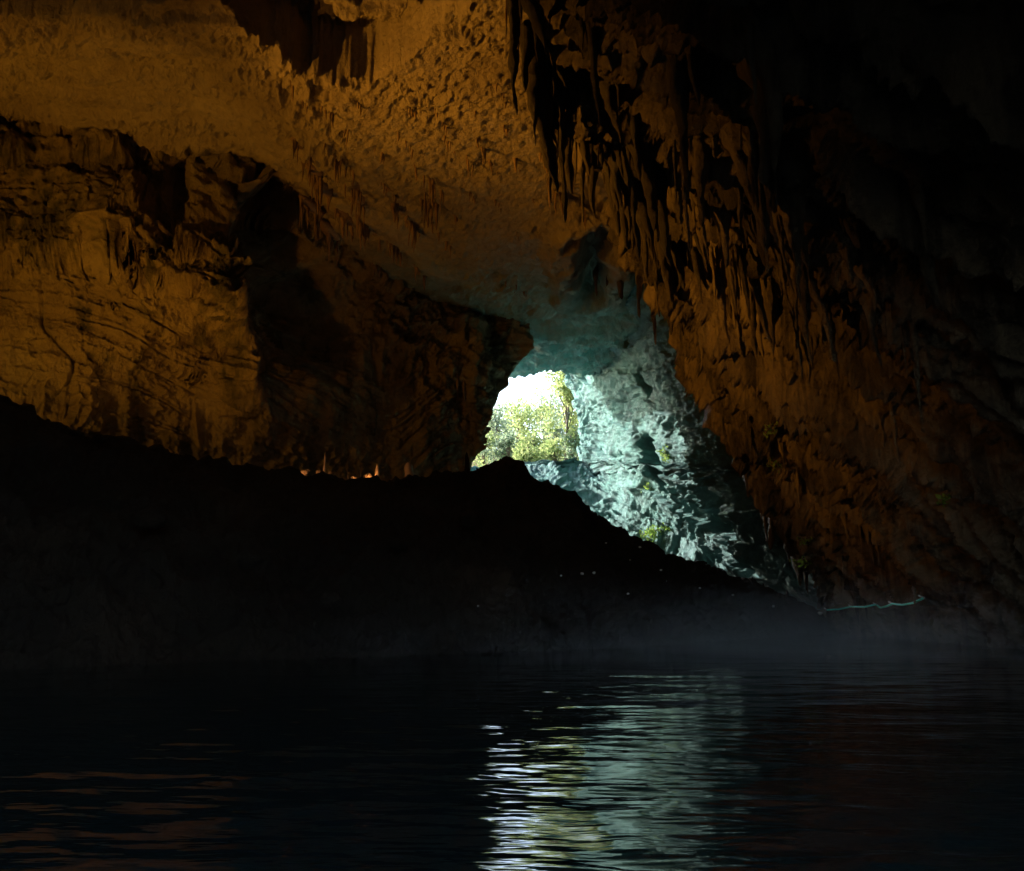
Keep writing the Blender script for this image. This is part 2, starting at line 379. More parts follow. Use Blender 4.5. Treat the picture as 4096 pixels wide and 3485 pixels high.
_B = np.array([[18.6 + (y - 30) * .075, y, -1.2] for y in YB])
def right_base(u, v):
    """u 0 at the waterline, 1 at the hanging edge, above 1 folding back up behind it"""
    B = smooth_interp(v, _B); E = smooth_interp(v, _E)
    C = .5 * (B + E) + np.array([2.4, 0, .6])
    uu = np.clip(u, 0, 1)[..., None]
    P = (1 - uu) ** 2 * B + 2 * uu * (1 - uu) * C + uu ** 2 * E
    f = np.clip(u - 1, 0, 1)[..., None]           # fold: up and away from the camera
    P = P + f * np.array([6, 16, 14]) * 1.0 + np.sin(f * math.pi) * np.array([-1.2, 0, 0])
    return P
def right_disp(P, u, v):
    Y = P[..., 1]; X = P[..., 0]; Z = P[..., 2]
    L = u * 24
    wrp = noise(P * .16, 100)
    a = v * 56 + 1.5 * wrp + .02 * L
    big = ridge(np.stack([a * .26, L * .040, 0 * a], -1), 1, 101, rot=False)
    med = ridge(np.stack([a * .75 + .25 * noise(P * .5, 102), L * .07, 0 * a + 3], -1), 2, 103, rot=False)
    med = np.sign(med) * np.abs(med) ** .8
    fin = ridge(np.stack([a * 2.3 + .4 * noise(P * .7, 104), L * .12, 0 * a + 7], -1), 2, 105, rot=False)
    fad = (.35 + .65 * sm(.06, .3, u)) * (.45 + .55 * sm(.2, .5, v))
    d = (.75 * big + .85 * med) * fad + .46 * fin * (.5 + .5 * sm(.2, .4, v)) + .24 * ridge(np.stack([a * 5.2 + .5 * noise(P * 1.0, 108), L * .3, 0 * a], -1), 2, 109, rot=False) + .08 * fbm(P * 2.4, 5, 106, .7)
    # ragged tongues: each fold thickens downward, then cuts back
    k = np.floor(a * .75); ph = _h(k.astype(np.int64), k.astype(np.int64) * 0, k.astype(np.int64) * 0, 3)
    saw = ((L / (3.4 + 3 * ph) + ph * 9 + .5 * noise(P * .6, 107)) % 1)
    d += .20 * (1 - saw) * sm(.0, .14, saw) * sm(.12, .4, u) * (.4 + .6 * sm(.2, .5, v))
    d -= .5
    return d
def right_point(u, v):
    u = np.atleast_1d(np.asarray(u, float)); v = np.atleast_1d(np.asarray(v, float))
    return right_base(u, v)
def build_right():
    u = np.r_[np.linspace(0, 1, 560), 1 + np.linspace(0, 1, 40)[1:]]
    v = np.r_[np.linspace(0, .12, 30), np.linspace(.1215, 1, 900)]
    U, Vv = np.meshgrid(u, v)
    P = right_base(U, Vv)
    n = face_to(P, gnormal(P), (-4, 25, 3))
    d = right_disp(P, U, Vv)
    d = d * (1 - .5 * sm(1, 1.2, U))
    P = P + n * d[..., None]
    # tongues hang straight down under gravity
    hang = np.clip(d, 0, 3) * sm(.25, .6, U)
    P[..., 2] -= hang * .9
    for (qx, qy, qd, rr, dep) in ((792, 560, 54, 2.2, 2.6), (975, 440, 34, 2.4, 1.2)):
        c = pix(qx, qy, qd); e = np.linalg.norm((P - c) * np.array([1, 1, .45]), axis=-1) / rr
        P += (np.array([1, .4, .1]) * dep)[None, None, :] * np.exp(-e ** 2)[..., None]
    tag(mesh_grid('rock_overhang', P, M['drape']), kind='structure')
build_right()

# ------------------------------------------------------------------ rock slope and wall behind the overhang, to the mouth
MR_Y = [260, 340, 365, 378, 390, 403, 418, 430, 445, 462, 466, 470]
MR_X = [560, 560, 566, 570, 573.6, 580, 583, 584, 583, 582, 560, 466]
_D3 = rbf([(560, 300, 78), (583, 365, 93), (580, 400, 93), (584, 430, 93), (600, 330, 83), (620, 370, 80), (640, 300, 66), (690, 300, 56), (700, 250, 50),
           (640, 420, 77), (640, 480, 76), (600, 475, 88), (480, 478, 92), (470, 475, 92), (440, 510, 78), (480, 510, 76), (550, 490, 84), (550, 530, 70), (600, 520, 77), (620, 450, 82),
           (650, 540, 71), (640, 580, 62), (700, 560, 66), (700, 610, 58), (740, 585, 61), (680, 440, 69), (700, 490, 67), (740, 520, 62), (700, 400, 63), (760, 470, 57), (780, 560, 57), (790, 640, 55),
           (820, 590, 56), (840, 640, 56), (800, 400, 51), (860, 500, 52), (880, 640, 55), (850, 300, 45)])
def build_mid():
    py = np.linspace(262, 640, 460)
    s = np.linspace(0, 1, 480)
    x0 = np.interp(py, MR_Y, MR_X); x0 = np.where(py > 470, 440, x0)
    PX = x0[:, None] + (885 - x0)[:, None] * s[None, :]; PY = py[:, None] + 0 * PX
    D = _D3(PX, PY); P = pix(PX, PY, D)
    n = face_to(P, gnormal(P), (-10, 60, 20))
    X, Y, Z = P[..., 0], P[..., 1], P[..., 2]
    # dipping beds: sharp slabs tilted down to the left, plus hanging flutes
    zt = Z * .8 + X * .55 - Y * .10 + .8 * noise(P * .2, 120)
    fr = (zt / 2.1) % 1; k = np.floor(zt / 2.1).astype(np.int64)
    am = .4 + 1.0 * _h(k, k * 0, k * 0, 4)
    floor_ = sm(463, 492, PY) * (1 - sm(600, 660, PX))
    disp = .6 * am * (fr ** 1.5 - .4) * (1 - .9 * floor_)
    zt2 = Z * .7 + X * .6 + .4 * noise(P * .5, 121)
    disp += .35 * (((zt2 / .55) % 1) - .5) * sm(-.2, .3, noise(P * .2, 122))
    fl = ridge(np.stack([Y * .45 - X * .25 + .7 * noise(P * .3, 123), Z * .10, Z * 0], -1), 3, 124, rot=False)
    disp += .8 * fl * sm(640, 720, PX)
    sA = np.stack([(Z * .85 + X * .5 - Y * .12) * 1.5 + .8 * noise(P * .25, 130), (X * .8 - Z * .5 - Y * .5) * .22, 0 * X], -1)
    sB = np.stack([(Z * .5 - X * .8 + Y * .25) * 1.4 + .8 * noise(P * .25, 131), (X * .4 + Z * .8) * .25, 0 * X], -1)
    wt = sm(-.25, .25, noise(P * .16, 132))
    disp += .28 * ridge(P * .34, 3, 125) + .22 * (wt * ridge(sA, 4, 133, .6, rot=False) + (1 - wt) * ridge(sB, 4, 134, .6, rot=False)) + .12 * fbm(P * 2.6, 3, 126)
    P = P + n * disp[..., None]
    for (qx, qy, rx, ry, dep) in ((654, 458, 9, 20, 7.0), (664, 478, 7, 16, 6), (700, 372, 7, 20, 3), (790, 548, 8, 30, 5), (775, 535, 6, 16, 3), (722, 520, 6, 10, 2.5), (612, 350, 5, 7, 1.5), (750, 570, 6, 12, 3.0), (645, 380, 4, 16, 2.0)):
        e = ((PX - qx + .35 * (PY - qy) * -1) / rx) ** 2 + ((PY - qy) / ry) ** 2
        e = e * (1 + .5 * fbm(P * .5, 3, 127))
        P[..., 0] += dep * .75 * np.exp(-e ** 2); P[..., 1] += dep * .7 * np.exp(-e ** 2)
    # fold at the mouth's right jamb
    cols = []; last = P[:, 0, :].copy(); ok = sm(475, 466, py)[:, None]
    for t in np.linspace(1, 0, 16)[:-1]:
        q = last.copy(); q[:, 1] += 9 * t; q[:, 0] += (3.5 * t * t + .4 * noise(q * .6, 128)) ; cols.append(last * (1 - ok) + q * ok)
    P = np.concatenate([c[:, None, :] for c in cols] + [P], 1)
    tag(mesh_grid('rock_slope', P, M['mid'], flip=True), kind='structure')
build_mid()

# ------------------------------------------------------------------ dark mound between the water and the mouth
RX = [-500, -200, 0, 12, 40, 60, 75, 90, 125, 180, 215, 300, 350, 400, 440, 462, 478, 490, 499, 508, 520, 528, 536, 550, 570, 582, 595, 610, 625, 638, 651, 660, 677, 697, 720, 736, 752, 770, 790, 805, 820, 829, 833, 840]
RY = [330, 360, 400, 404, 415, 424, 434, 439, 447, 457, 462, 477, 483, 483, 478, 475, 474, 468, 463.5, 463, 468, 475, 483, 490, 495, 506, 520, 529, 538, 543, 545, 553, 559, 565, 573, 581, 583, 591, 598, 603, 612, 622, 632, 640]
def ridgeD(px): return np.interp(px, [-500, 0, 200, 400, 500, 650, 833, 860], [20, 30, 38, 44, 45, 48, 55, 56])
def shoreD(px): return np.interp(px, [-500, 0, 300, 500, 650, 740, 833, 860], [12, 19, 24, 27, 34, 42, 54.5, 56])
def mound_point(px, t):
    """t 0 at the shore, 1 on the ridge, above 1 behind it"""
    px = np.asarray(px, float); t = np.asarray(t, float)
    ry = np.interp(px, RX, RY); rd = ridgeD(px); sd = shoreD(px)
    rp = pix(px, ry, rd)
    tt = np.clip(t, 0, 1); D = sd + (rd - sd) * tt
    Xs = (px - CX) / F * sd / math.cos(PITCH); X = Xs + (rp[..., 0] - Xs) * tt
    Z = -.5 + (rp[..., 2] + .5) * (tt ** .85 * .75 + tt ** 2.2 * .25)
    b = np.clip(t - 1, 0, 1)
    flat = np.exp(-((px - 345) / 75) ** 4) * (1 - sm(.14, .35, b)) * .92
    return np.stack([X * (1 + .3 * b), D + b * 16, Z - np.minimum(3.8, rp[..., 2] * .7) * (1 - np.exp(-b * 7)) * (1 - flat)], -1)
def build_mound():
    px = np.r_[np.linspace(-500, -20, 60), np.linspace(-18, 850, 760)]
    t = np.r_[np.linspace(0, 1, 260), 1 + np.linspace(0, 1, 50)[1:] ** 1.5]
    PX, T = np.meshgrid(px, t); P = mound_point(PX, T)
    n = face_to(P, gnormal(P), (0, 20, 60))
    w = sm(0, .12, T) * (1 - .55 * sm(.80, 1, T) * (1 - sm(1, 1.1, T)))
    taper = 1 - .8 * sm(720, 840, PX)
    d = (1.1 * fbm(P * .16, 3, 140) * (1 - sm(.6, 1, T)) + .45 * ridge(P * .42, 4, 141)) * w * taper
    d += (.16 * ridge(P * 1.4, 3, 142) + .07 * fbm(P * 3, 3, 143)) * (.35 + .65 * taper)
    P = P + n * d[..., None]
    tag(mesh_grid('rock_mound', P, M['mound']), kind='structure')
build_mound()

# ------------------------------------------------------------------ hull of the mountain round the cave (unseen, added to block daylight; openings cut to admit it)
def build_unseen_hull():
    x0, x1, y0, y1, z0, z1 = -95., 60., -8., 96., -4., 48.
    co, q = [], []
    def panel(a, b, c, hole=None, n=(40, 40)):
        a, b, c = map(np.array, (a, b, c)); k = len(co)
        g = [[a + (b - a) * i / n[0] + (c - a) * j / n[1] for i in range(n[0] + 1)] for j in range(n[1] + 1)]
        for r in g:
            for p in r: co.append(p)
        for j in range(n[1]):
            for i in range(n[0]):
                m = (g[j][i] + g[j + 1][i + 1]) / 2
                if hole and hole(m): continue
                q.append((k + j * (n[0] + 1) + i, k + j * (n[0] + 1) + i + 1, k + (j + 1) * (n[0] + 1) + i + 1, k + (j + 1) * (n[0] + 1) + i))
    panel((x0, y0, z0), (x0, y1, z0), (x0, y0, z1), lambda m: m[1] > 70 and m[2] > 12); panel((x1, y0, z0), (x1, y1, z0), (x1, y0, z1))
    panel((x0, y0, z1), (x1, y0, z1), (x0, y1, z1), lambda m: m[1] > 70 and m[0] < -2, (60, 60))  # roof cut open on the unseen left side to admit sun
    panel((x0, y0, z0), (x1, y0, z0), (x0, y0, z1), lambda m: -9 < m[0] < 24 and m[2] < 12)  # opening behind the camera, sized for its cool light on the right wall
    panel((x0, y1, z0), (x1, y1, z0), (x0, y1, z1), lambda m: m[0] < 26 and m[2] > 10, (80, 60))
    tag(mesh_arr('unseen_hull', np.array(co), np.array(q), M['mid'], smooth=False), kind='structure')
build_unseen_hull()

# ------------------------------------------------------------------ hillside beyond the mouth
def hill_z(X, Y):
    return 14.6 - .17 * np.maximum(0, 94 - Y) + 11 * sm(94, 150, Y) + .05 * np.maximum(Y - 94, 0) + 14 * sm(8, 60, X) + 1.0 * noise(np.stack([X * .12, Y * .12, 0 * X], -1), 160)
m, nt, b, pos = base_mat('leaf_litter', .95, .1)
col = ramp(nt, nz(nt, pos, .7, 10, .75), [(.3, (.12, .07, .04)), (.5, (.26, .17, .11)), (.7, (.34, .30, .24))])
nt.links.new(col, b.inputs['Base Color'])
bp = nt.nodes.new('ShaderNodeBump'); bp.inputs['Distance'].default_value = .4; nt.links.new(nz(nt, pos, 3, 8, .7), bp.inputs['Height']); nt.links.new(bp.outputs[0], b.inputs['Normal'])
M['litter'] = m
def build_hill():
    x = np.linspace(-160, 160, 240); y = np.r_[np.linspace(66, 150, 200), np.linspace(152, 420, 60)]
    X, Y = np.meshgrid(x, y); P = np.stack([X, Y, hill_z(X, Y)], -1)
    P[..., 2] += .3 * fbm(P * .5, 4, 161)
    cc = P[:-1, :-1]; keep = (cc[..., 1] > 105)
    tag(mesh_grid('hillside', P, M['litter'], keep=keep), kind='structure')
    keep = (cc[..., 1] <= 105) & ((cc[..., 0] < -8) | (cc[..., 1] > 93))  # out-of-view part added pale to bounce sunlight onto ceiling and right wall
    tag(mesh_grid('entrance_bounce_floor', P, M['scree'], keep=keep), kind='structure')
build_hill()

# ------------------------------------------------------------------ foliage
def leaf_mat(name, c1, c2, c3):
    m = bpy.data.materials.new(name); m.use_nodes = True; nt = m.node_tree; nt.nodes.clear()
    out = nt.nodes.new('ShaderNodeOutputMaterial'); d = nt.nodes.new('ShaderNodeBsdfDiffuse'); t = nt.nodes.new('ShaderNodeBsdfTranslucent')
    g = nt.nodes.new('ShaderNodeNewGeometry'); a = nt.nodes.new('ShaderNodeMixShader'); a.inputs[0].default_value = .5
    c = ramp(nt, nz(nt, g.outputs['Position'], .9, 4, .7), [(.3, c1), (.5, c2), (.7, c3)])
    nt.links.new(c, d.inputs[0]); nt.links.new(c, t.inputs[0])
    nt.links.new(d.outputs[0], a.inputs[1]); nt.links.new(t.outputs[0], a.inputs[2]); nt.links.new(a.outputs[0], out.inputs[0])
    return m
M['leafA'] = leaf_mat('sunlit_leaves', (.16, .24, .08), (.32, .40, .16), (.50, .53, .28))
M['leafB'] = leaf_mat('bluish_leaves', (.12, .20, .12), (.26, .34, .22), (.42, .50, .34))
M['leafC'] = leaf_mat('fern_leaves', (.10, .20, .04), (.18, .30, .06), (.28, .40, .10))
m, nt, b, pos = base_mat('bark'); nt.links.new(ramp(nt, nz(nt, pos, 3, 6, .7), [(.3, (.08, .06, .045)), (.7, (.22, .18, .14))]), b.inputs['Base Color']); M['bark'] = m
def leaves(pts, size, r):
    n = len(pts); a = r.normal(size=(n, 3)); a /= np.linalg.norm(a, axis=1)[:, None]
    b_ = np.cross(a, r.normal(size=(n, 3))); b_ /= np.linalg.norm(b_, axis=1)[:, None]
    s = size * r.uniform(.6, 1.4, n)[:, None]
    co = np.stack([pts - a * s, pts + b_ * s * .55, pts + a * s, pts - b_ * s * .55], 1).reshape(-1, 3)
    return co, np.arange(4 * n).reshape(n, 4)
def tube(path, rad, seg=7, seed=0, lump=0.0, closed=True):
    path = np.array(path, float); n = len(path); rad = np.broadcast_to(rad, (n,))
    tan = np.gradient(path, axis=0); tan /= np.linalg.norm(tan, axis=1)[:, None] + 1e-9
    ref = np.array([0.3, 1, 0.1]) if abs(tan[0][2]) > .6 else np.array([0, 0, 1.])
    a = np.cross(tan, ref); a /= np.linalg.norm(a, axis=1)[:, None]; b_ = np.cross(tan, a)
    th = np.linspace(0, 2 * math.pi, seg, endpoint=False)
    ring = path[:, None, :] + rad[:, None, None] * (np.cos(th)[None, :, None] * a[:, None, :] + np.sin(th)[None, :, None] * b_[:, None, :])
    if lump:
        k = 1 + lump * fbm(ring / max(rad.max(), .01) * .55 + seed * 3.1, 3, 200 + seed)
        ring = path[:, None, :] + (ring - path[:, None, :]) * k[..., None]
    co = ring.reshape(-1, 3); q = []
    for i in range(n - 1):
        for j in range(seg):
            q.append((i * seg + j, i * seg + (j + 1) % seg, (i + 1) * seg + (j + 1) % seg, (i + 1) * seg + j))
    k = len(co); co = np.vstack([co, path[:1], path[-1:]])
    for j in range(seg):
        q.append((k, (j + 1) % seg, j, j)); q.append((k + 1, (n - 1) * seg + j, (n - 1) * seg + (j + 1) % seg, (n - 1) * seg + (j + 1) % seg))
    return co, np.array(q)
def join(parts):
    co, q, k = [], [], 0
    for c, f in parts: co.append(c); q.append(f + k); k += len(c)
    return np.vstack(co), np.vstack(q)
def mesh_parts(name, parts, mat, parent=None, loc=None, smooth=True):
    co, q = join(parts)
    if loc is not None: co = co - np.array(loc)
    me = bpy.data.meshes.new(name)
    faces = [tuple(int(a) for i, a in enumerate(f) if i == 0 or a != f[i - 1]) for f in q]
    me.from_pydata(co.tolist(), [], faces); me.update()
    me.polygons.foreach_set('use_smooth', [smooth] * len(me.polygons)); me.materials.append(mat)
    o = bpy.data.objects.new(name, me); S.collection.objects.link(o)
    if parent: o.parent = parent
    elif loc is not None: o.location = loc
    return o
TREES = [ # px of trunk, D, crown top py, crown radius m, material, leaves, label
    (566, 104, 352, 3.6, 'leafA', 1500, 'bright green tree leaning in at the top right of the cave mouth'),
    (578, 108, 395, 3.2, 'leafA', 1300, 'leafy tree hugging the right jamb of the mouth below the topmost crown'),
    (497, 118, 403, 3.4, 'leafB', 1300, 'pale tree against the left edge of the cave mouth'),
    (519, 128, 397, 4.2, 'leafA', 1600, 'rounded tree under the open sky left of the mouth centre'),
    (541, 138, 388, 4.6, 'leafA', 1700, 'tallest yellow-green tree in the middle of the mouth'),
    (556, 122, 410, 3.6, 'leafB', 1300, 'bluish green tree right of the mouth centre'),
    (508, 110, 428, 2.6, 'leafB', 1000, 'low bluish tree at the lower left of the mouth'),
    (532, 112, 424, 2.8, 'leafA', 1100, 'small light green tree in the centre foreground of the mouth'),
    (552, 106, 436, 2.3, 'leafA', 900, 'bushy sapling in front of the brown leaf litter'),
    (484, 112, 430, 2.4, 'leafA', 900, 'sapling half hidden by the left rock jamb'),
    (490, 140, 402, 4.0, 'leafB', 1500, 'distant pale tree just clear of the left rock jamb'),
    (512, 150, 393, 4.6, 'leafA', 1700, 'far tree crown rising above the rounded one, under the sky'),
    (550, 150, 384, 4.8, 'leafB', 1700, 'far pale crown behind the tallest yellow-green tree'),
    (527, 106, 440, 2.0, 'leafA', 900, 'low yellow shrub-like tree at the foot of the open slope'),
    (569, 103, 374, 2.8, 'leafA', 1600, 'dense light green crown filling the gap under the topmost tree'),
    (573, 102, 428, 2.2, 'leafB', 800, 'slender sapling beside the pale trunk at the right jamb')]
def build_trees():
    r = np.random.default_rng(3)
    for (px, D, ty, cr, mat, nl, lab) in TREES:
        top = pix(px, ty, D); gz = float(hill_z(np.array(top[0]), np.array(float(D))))
        if gz > top[2] - 4: gz = top[2] - 5
        base = np.array([top[0] + r.uniform(-.6, .6), D, gz - .4])
        hgt = top[2] - base[2]
        root = empty('tree', base); tag(root, lab, 'tree', 'trees beyond the cave mouth')
        cen = np.array([top[0], D, top[2] - cr * .9])
        path = [base + (cen - base) * t + np.array([.3 * math.sin(3 * t + px), .2 * math.cos(4 * t), 0]) for t in np.linspace(0, 1.2, 8)]
        limbs = []
        clumps = []
        for k in range(14):
            d = r.normal(size=3); d /= np.linalg.norm(d); d[2] = d[2] * .9
            c = cen + d * np.array([cr * .75, cr * .75, cr * .8]) * r.uniform(.35, 1); clumps.append(c)
            s = np.array(path[r.integers(3, 7)])
            limbs.append(tube([s, s * .5 + c * .5 + r.normal(size=3) * .15, c], [.09, .06, .025], 5))
        for k in range(5):   # low clumps along the stem keep the wood from reading bare
            clumps.append(np.array(path[2 + k % 3]) + r.normal(size=3) * np.array([1.3, 1, .9]))
        mesh_parts('trunk', [tube(path, np.linspace(.24, .07, 8), 7, 1, .15)] + limbs, M['bark'], root, base)
        cl = np.array(clumps)[r.integers(0, len(clumps), nl)]
        pts = cl + r.normal(size=(nl, 3)) * cr * .19
        co, q = leaves(pts, .24, r); o = mesh_arr('crown', co - base, q, M[mat], root, smooth=False)
    # undergrowth on the litter
    n = 16000; X = r.uniform(-16, 18, n); Y = 97 + 75 * r.random(n) ** 1.2
    Z = hill_z(X, Y); keep = noise(np.stack([X * .35, Y * .35, 0 * X], -1), 170) > (.15 - .5 * sm(102, 120, Y))
    pts = np.stack([X, Y, Z + r.uniform(.1, 1.6, n) * (1 + .02 * (Y - 97))], -1)[keep]
    co, q = leaves(pts, .22, r); tag(mesh_arr('undergrowth', co, q, M['leafA'], smooth=False), 'yellow-green shrubs and ground plants on the brown slope outside the cave', 'undergrowth', kind='stuff')
build_trees()

# ------------------------------------------------------------------ where a sight line meets the rock already built
from mathutils.bvhtree import BVHTree
bpy.context.view_layer.update(); _dg = bpy.context.evaluated_depsgraph_get()
BV = {n: BVHTree.FromObject(bpy.data.objects[n], _dg) for n in ('rock_mound', 'rock_overhang', 'rock_slope')}
def on_rock(px, py, names=('rock_mound', 'rock_overhang', 'rock_slope')):
    best = None; d = (V(px, py, 10) - cam.location).normalized()
    for n in names:
        h = BV[n].ray_cast(cam.location, d)
        if h[0] and (best is None or h[3] < best[1]): best = (h[0], h[3], h[1])
    return best
def ridge_top(px):
    y = 380.
    while y < 640:
        h = on_rock(px, y, ('rock_mound',))
        if h: return y, h[0]
        y += .5
    return 480., V(px, 480, 44)

# ------------------------------------------------------------------ stalactites and stalagmites
def stalactite_parts(top, L, r, seed, flat=1.0, bend=0.0, base_flare=1.5, seg=13, rings=34):
    rs = np.random.default_rng(seed); t = np.linspace(0, 1, rings)
    ph = rs.uniform(0, 6, 4)
    path = np.stack([top[0] + bend * t ** 1.5 + .10 * r * np.sin(5 * t + ph[0]) * 2, top[1] + .15 * r * np.sin(4 * t + ph[1]), top[2] - L * t], -1)
    prof = (1 - t ** 1.25) * .85 + .13 * (t < .97) + .12 * np.sin(11 * t + ph[2]) * (1 - t) + base_flare * .35 * np.exp(-t * 9)
    rad = np.maximum(r * prof, .012)
    co, q = tube(path, rad, seg, seed % 90, .42)
    co[:-2] += (np.stack([fbm(co[:-2] * np.array([3, 3, .9]) / max(r, .15) * .4 + seed, 3, 210), fbm(co[:-2] * np.array([3, 3, .9]) / max(r, .15) * .4 - seed, 3, 214), 0 * co[:-2, 0]], -1)) * r * .22
    if flat != 1: co[:, 1] = top[1] + (co[:, 1] - top[1]) * flat
    return co, q
def add_stalactite(name, px, tip, topy, D, wpx, seed, label, group, side=0, mat='tite', extra=2.0, n_side=3):
    tp = pix(px, tip, D); tt = pix(px + side, topy, D)
    sc = D / F; L = tt[2] - tp[2] + extra; r = wpx * sc * .5
    top = np.array([tt[0], D, tt[2] + extra])
    parts = [stalactite_parts(top, L, r, seed, bend=tp[0] - tt[0])]
    rs = np.random.default_rng(seed + 500)
    for k in range(n_side):                       # smaller drips fused along its flanks
        s = rs.uniform(.15, .62); a = rs.uniform(-1, 1)
        t2 = np.array([top[0] + a * r * .75 + (tp[0] - tt[0]) * s ** 1.5, D + rs.uniform(-.5, .2) * r, top[2] - L * s])
        parts.append(stalactite_parts(t2, L * rs.uniform(.18, .34), r * rs.uniform(.22, .4), seed + k + 40, rings=12, seg=7))
    o = mesh_parts(name, parts, M[mat], None, top)
    return tag(o, label, 'stalactite', group)
G1 = 'long dark stalactites hanging from the edge of the right overhang'
BIG = [(536, 146, 20, 23.5, 17, 'longest lone black stalactite, leftmost of the hanging fringe'),
       (544, 129, 40, 24.0, 7, 'thin black stalactite just right of the leftmost long spike'),
       (554, 96, 10, 23.0, 14, 'short dark stalactite high between the leftmost spike and the pale gap'),
       (567, 137, 30, 25.5, 14, 'brown tapering stalactite between the leftmost spike and the thick black pair'),
       (573, 150, 45, 25.5, 9, 'slender brown stalactite directly left of the thick black pair'),
       (591, 165, 20, 24.5, 18, 'left one of the thick black pair of stalactites with split tips'),
       (602, 168, 15, 24.5, 17, 'right one of the thick black pair, with a blunt swollen end'),
       (615, 204, 95, 30, 9, 'lowest thin rust-brown stalactite with a wavy tip against the pale ceiling'),
       (627, 199, 105, 31, 7, 'needle-thin rust stalactite right of the wavy one'),
       (637, 147, 60, 27, 13, 'dark stalactite hanging right of the thick black pair'),
       (650, 129, 40, 27, 12, 'dark stalactite with a stubby point, high on the right of the fringe'),
       (668, 176, 80, 29, 14, 'broad brown drapery tip right of the hanging fringe'),
       (519, 62, -30, 24, 12, 'ragged short stalactite at the top edge left of the longest black spike'),
       (506, 42, -40, 25, 9, 'small brown stalactite at the top of the picture, farthest left of the fringe')]
for k, (px, tip, ty, D, wp, lab) in enumerate(BIG):
    add_stalactite('stalactite', px, tip, ty, D, wp, 10 + k, lab, G1, mat='tite_shade' if ('black' in lab or 'dark' in lab) else 'tite', side=(k % 3 - 1) * 1.5, extra=3.0 if ty < 60 else 1.2)
for k, (px, tip, ty, D, wp, lab) in enumerate([(596, 296, 262, 62, 9, 'rusty drapery below the dark ceiling scar'), (606, 286, 250, 60, 14, 'broad rusty drapery left of the hanging brown boss'),
        (622, 300, 245, 58, 20, 'wide brown boss hanging from the ceiling left of the overhang'), (640, 318, 255, 56, 20, 'long brown boss touching the overhang above the teal wall'), (655, 345, 280, 54, 12, 'pointed brown drapery in front of the teal wall')]):
    add_stalactite('drapery', px, tip, ty, D, wp, 400 + k, lab, 'brown draperies behind the overhang', mat='drape', extra=2.5, n_side=5)
G2 = 'rust-coloured stalactites hanging from the right overhang'
# hung along the overhang from the world position of its surface
def hang_on_overhang():
    rs = np.random.default_rng(21); k = 0
    for i in range(330):
        u = rs.uniform(.30, 1.02); v = rs.uniform(.2, .9)
        if i >= 240: u = rs.uniform(.62, 1.03); v = rs.uniform(.12, .55)
        if v < .45 and u < .5: continue
        p = right_point(u, v)[0]
        # photo position only to name it
        d = p - np.array([0, 0, H]); yc = d[1] * math.cos(PITCH) + d[2] * math.sin(PITCH); zc = -d[1] * math.sin(PITCH) + d[2] * math.cos(PITCH)
        sx, sy = CX + F * d[0] / yc, CY - F * zc / yc
        if not (500 < sx < 1030 and -40 < sy < 600): continue
        L = rs.uniform(1.2, 4.2) * (.7 + .5 * u); r = rs.uniform(.12, .36) * (1.15 if u > .8 else .9)
        top = p + np.array([-.3, -.2, .7])
        parts = [stalactite_parts(top, L, r, 900 + i, flat=rs.uniform(.8, 1.8), bend=rs.uniform(-.1, .5))]
        for j in range(2):
            parts.append(stalactite_parts(top + np.array([rs.uniform(-.5, .5), rs.uniform(-1, 1) * .9, .2]), L * rs.uniform(.4, .8), r * rs.uniform(.4, .8), 1200 + 3 * i + j, rings=14, seg=8))
        o = mesh_parts('stalactite', parts, M['tite_shade' if (u > .8 and v < .5) else 'drape'], None, top)  # drips by the hanging edge painted dark as shaded fringe
        wy = 'near the top' if sy < 130 else 'at scar height' if sy < 300 else 'at mouth height' if sy < 450 else 'just above the water'
        wx = 'by the hanging edge' if u > .85 else 'mid overhang' if u > .6 else 'far right in shade'
        tag(o, ('dark' if (u > .8 and v < .5) else 'rusty') + ' overhang drip, %s, %s' % (wx, wy), 'stalactite', ('dark' if (u > .8 and v < .5) else 'rusty') + ' drip folds of the overhang %s, %s' % (wx, wy)); k += 1
hang_on_overhang()
G3 = 'small drip clusters on the smooth ceiling slab'
CL = [(312, 175, 26), (322, 195, 30), (333, 150, 18), (380, 150, 16), (410, 110, 10), (450, 145, 14), (505, 130, 10), (515, 225, 14), (470, 190, 18), (432, 225, 14), (380, 270, 16), (345, 225, 24), (530, 240, 10), (495, 170, 12), (425, 205, 26), (300, 150, 24), (345, 165, 30), (352, 190, 34), (357, 205, 22), (372, 235, 20), (420, 170, 20), (437, 185, 36), (430, 200, 28), (455, 215, 18), (468, 160, 20), (483, 150, 16), (400, 215, 22), (388, 190, 14),
      (365, 230, 30), (415, 232, 26), (445, 238, 16), (395, 250, 22), (520, 170, 20), (552, 185, 32), (563, 195, 28), (560, 215, 14), (500, 205, 12), (478, 235, 12), (510, 280, 16), (522, 285, 18), (545, 165, 12),
      (340, 120, 22), (360, 105, 16), (325, 110, 20), (310, 215, 22), (330, 240, 26), (420, 270, 20), (462, 255, 12), (440, 120, 12), (470, 105, 10), (500, 95, 9), (535, 200, 10), (405, 140, 16), (490, 250, 9), (300, 95, 18), (585, 205, 30), (590, 180, 22)]
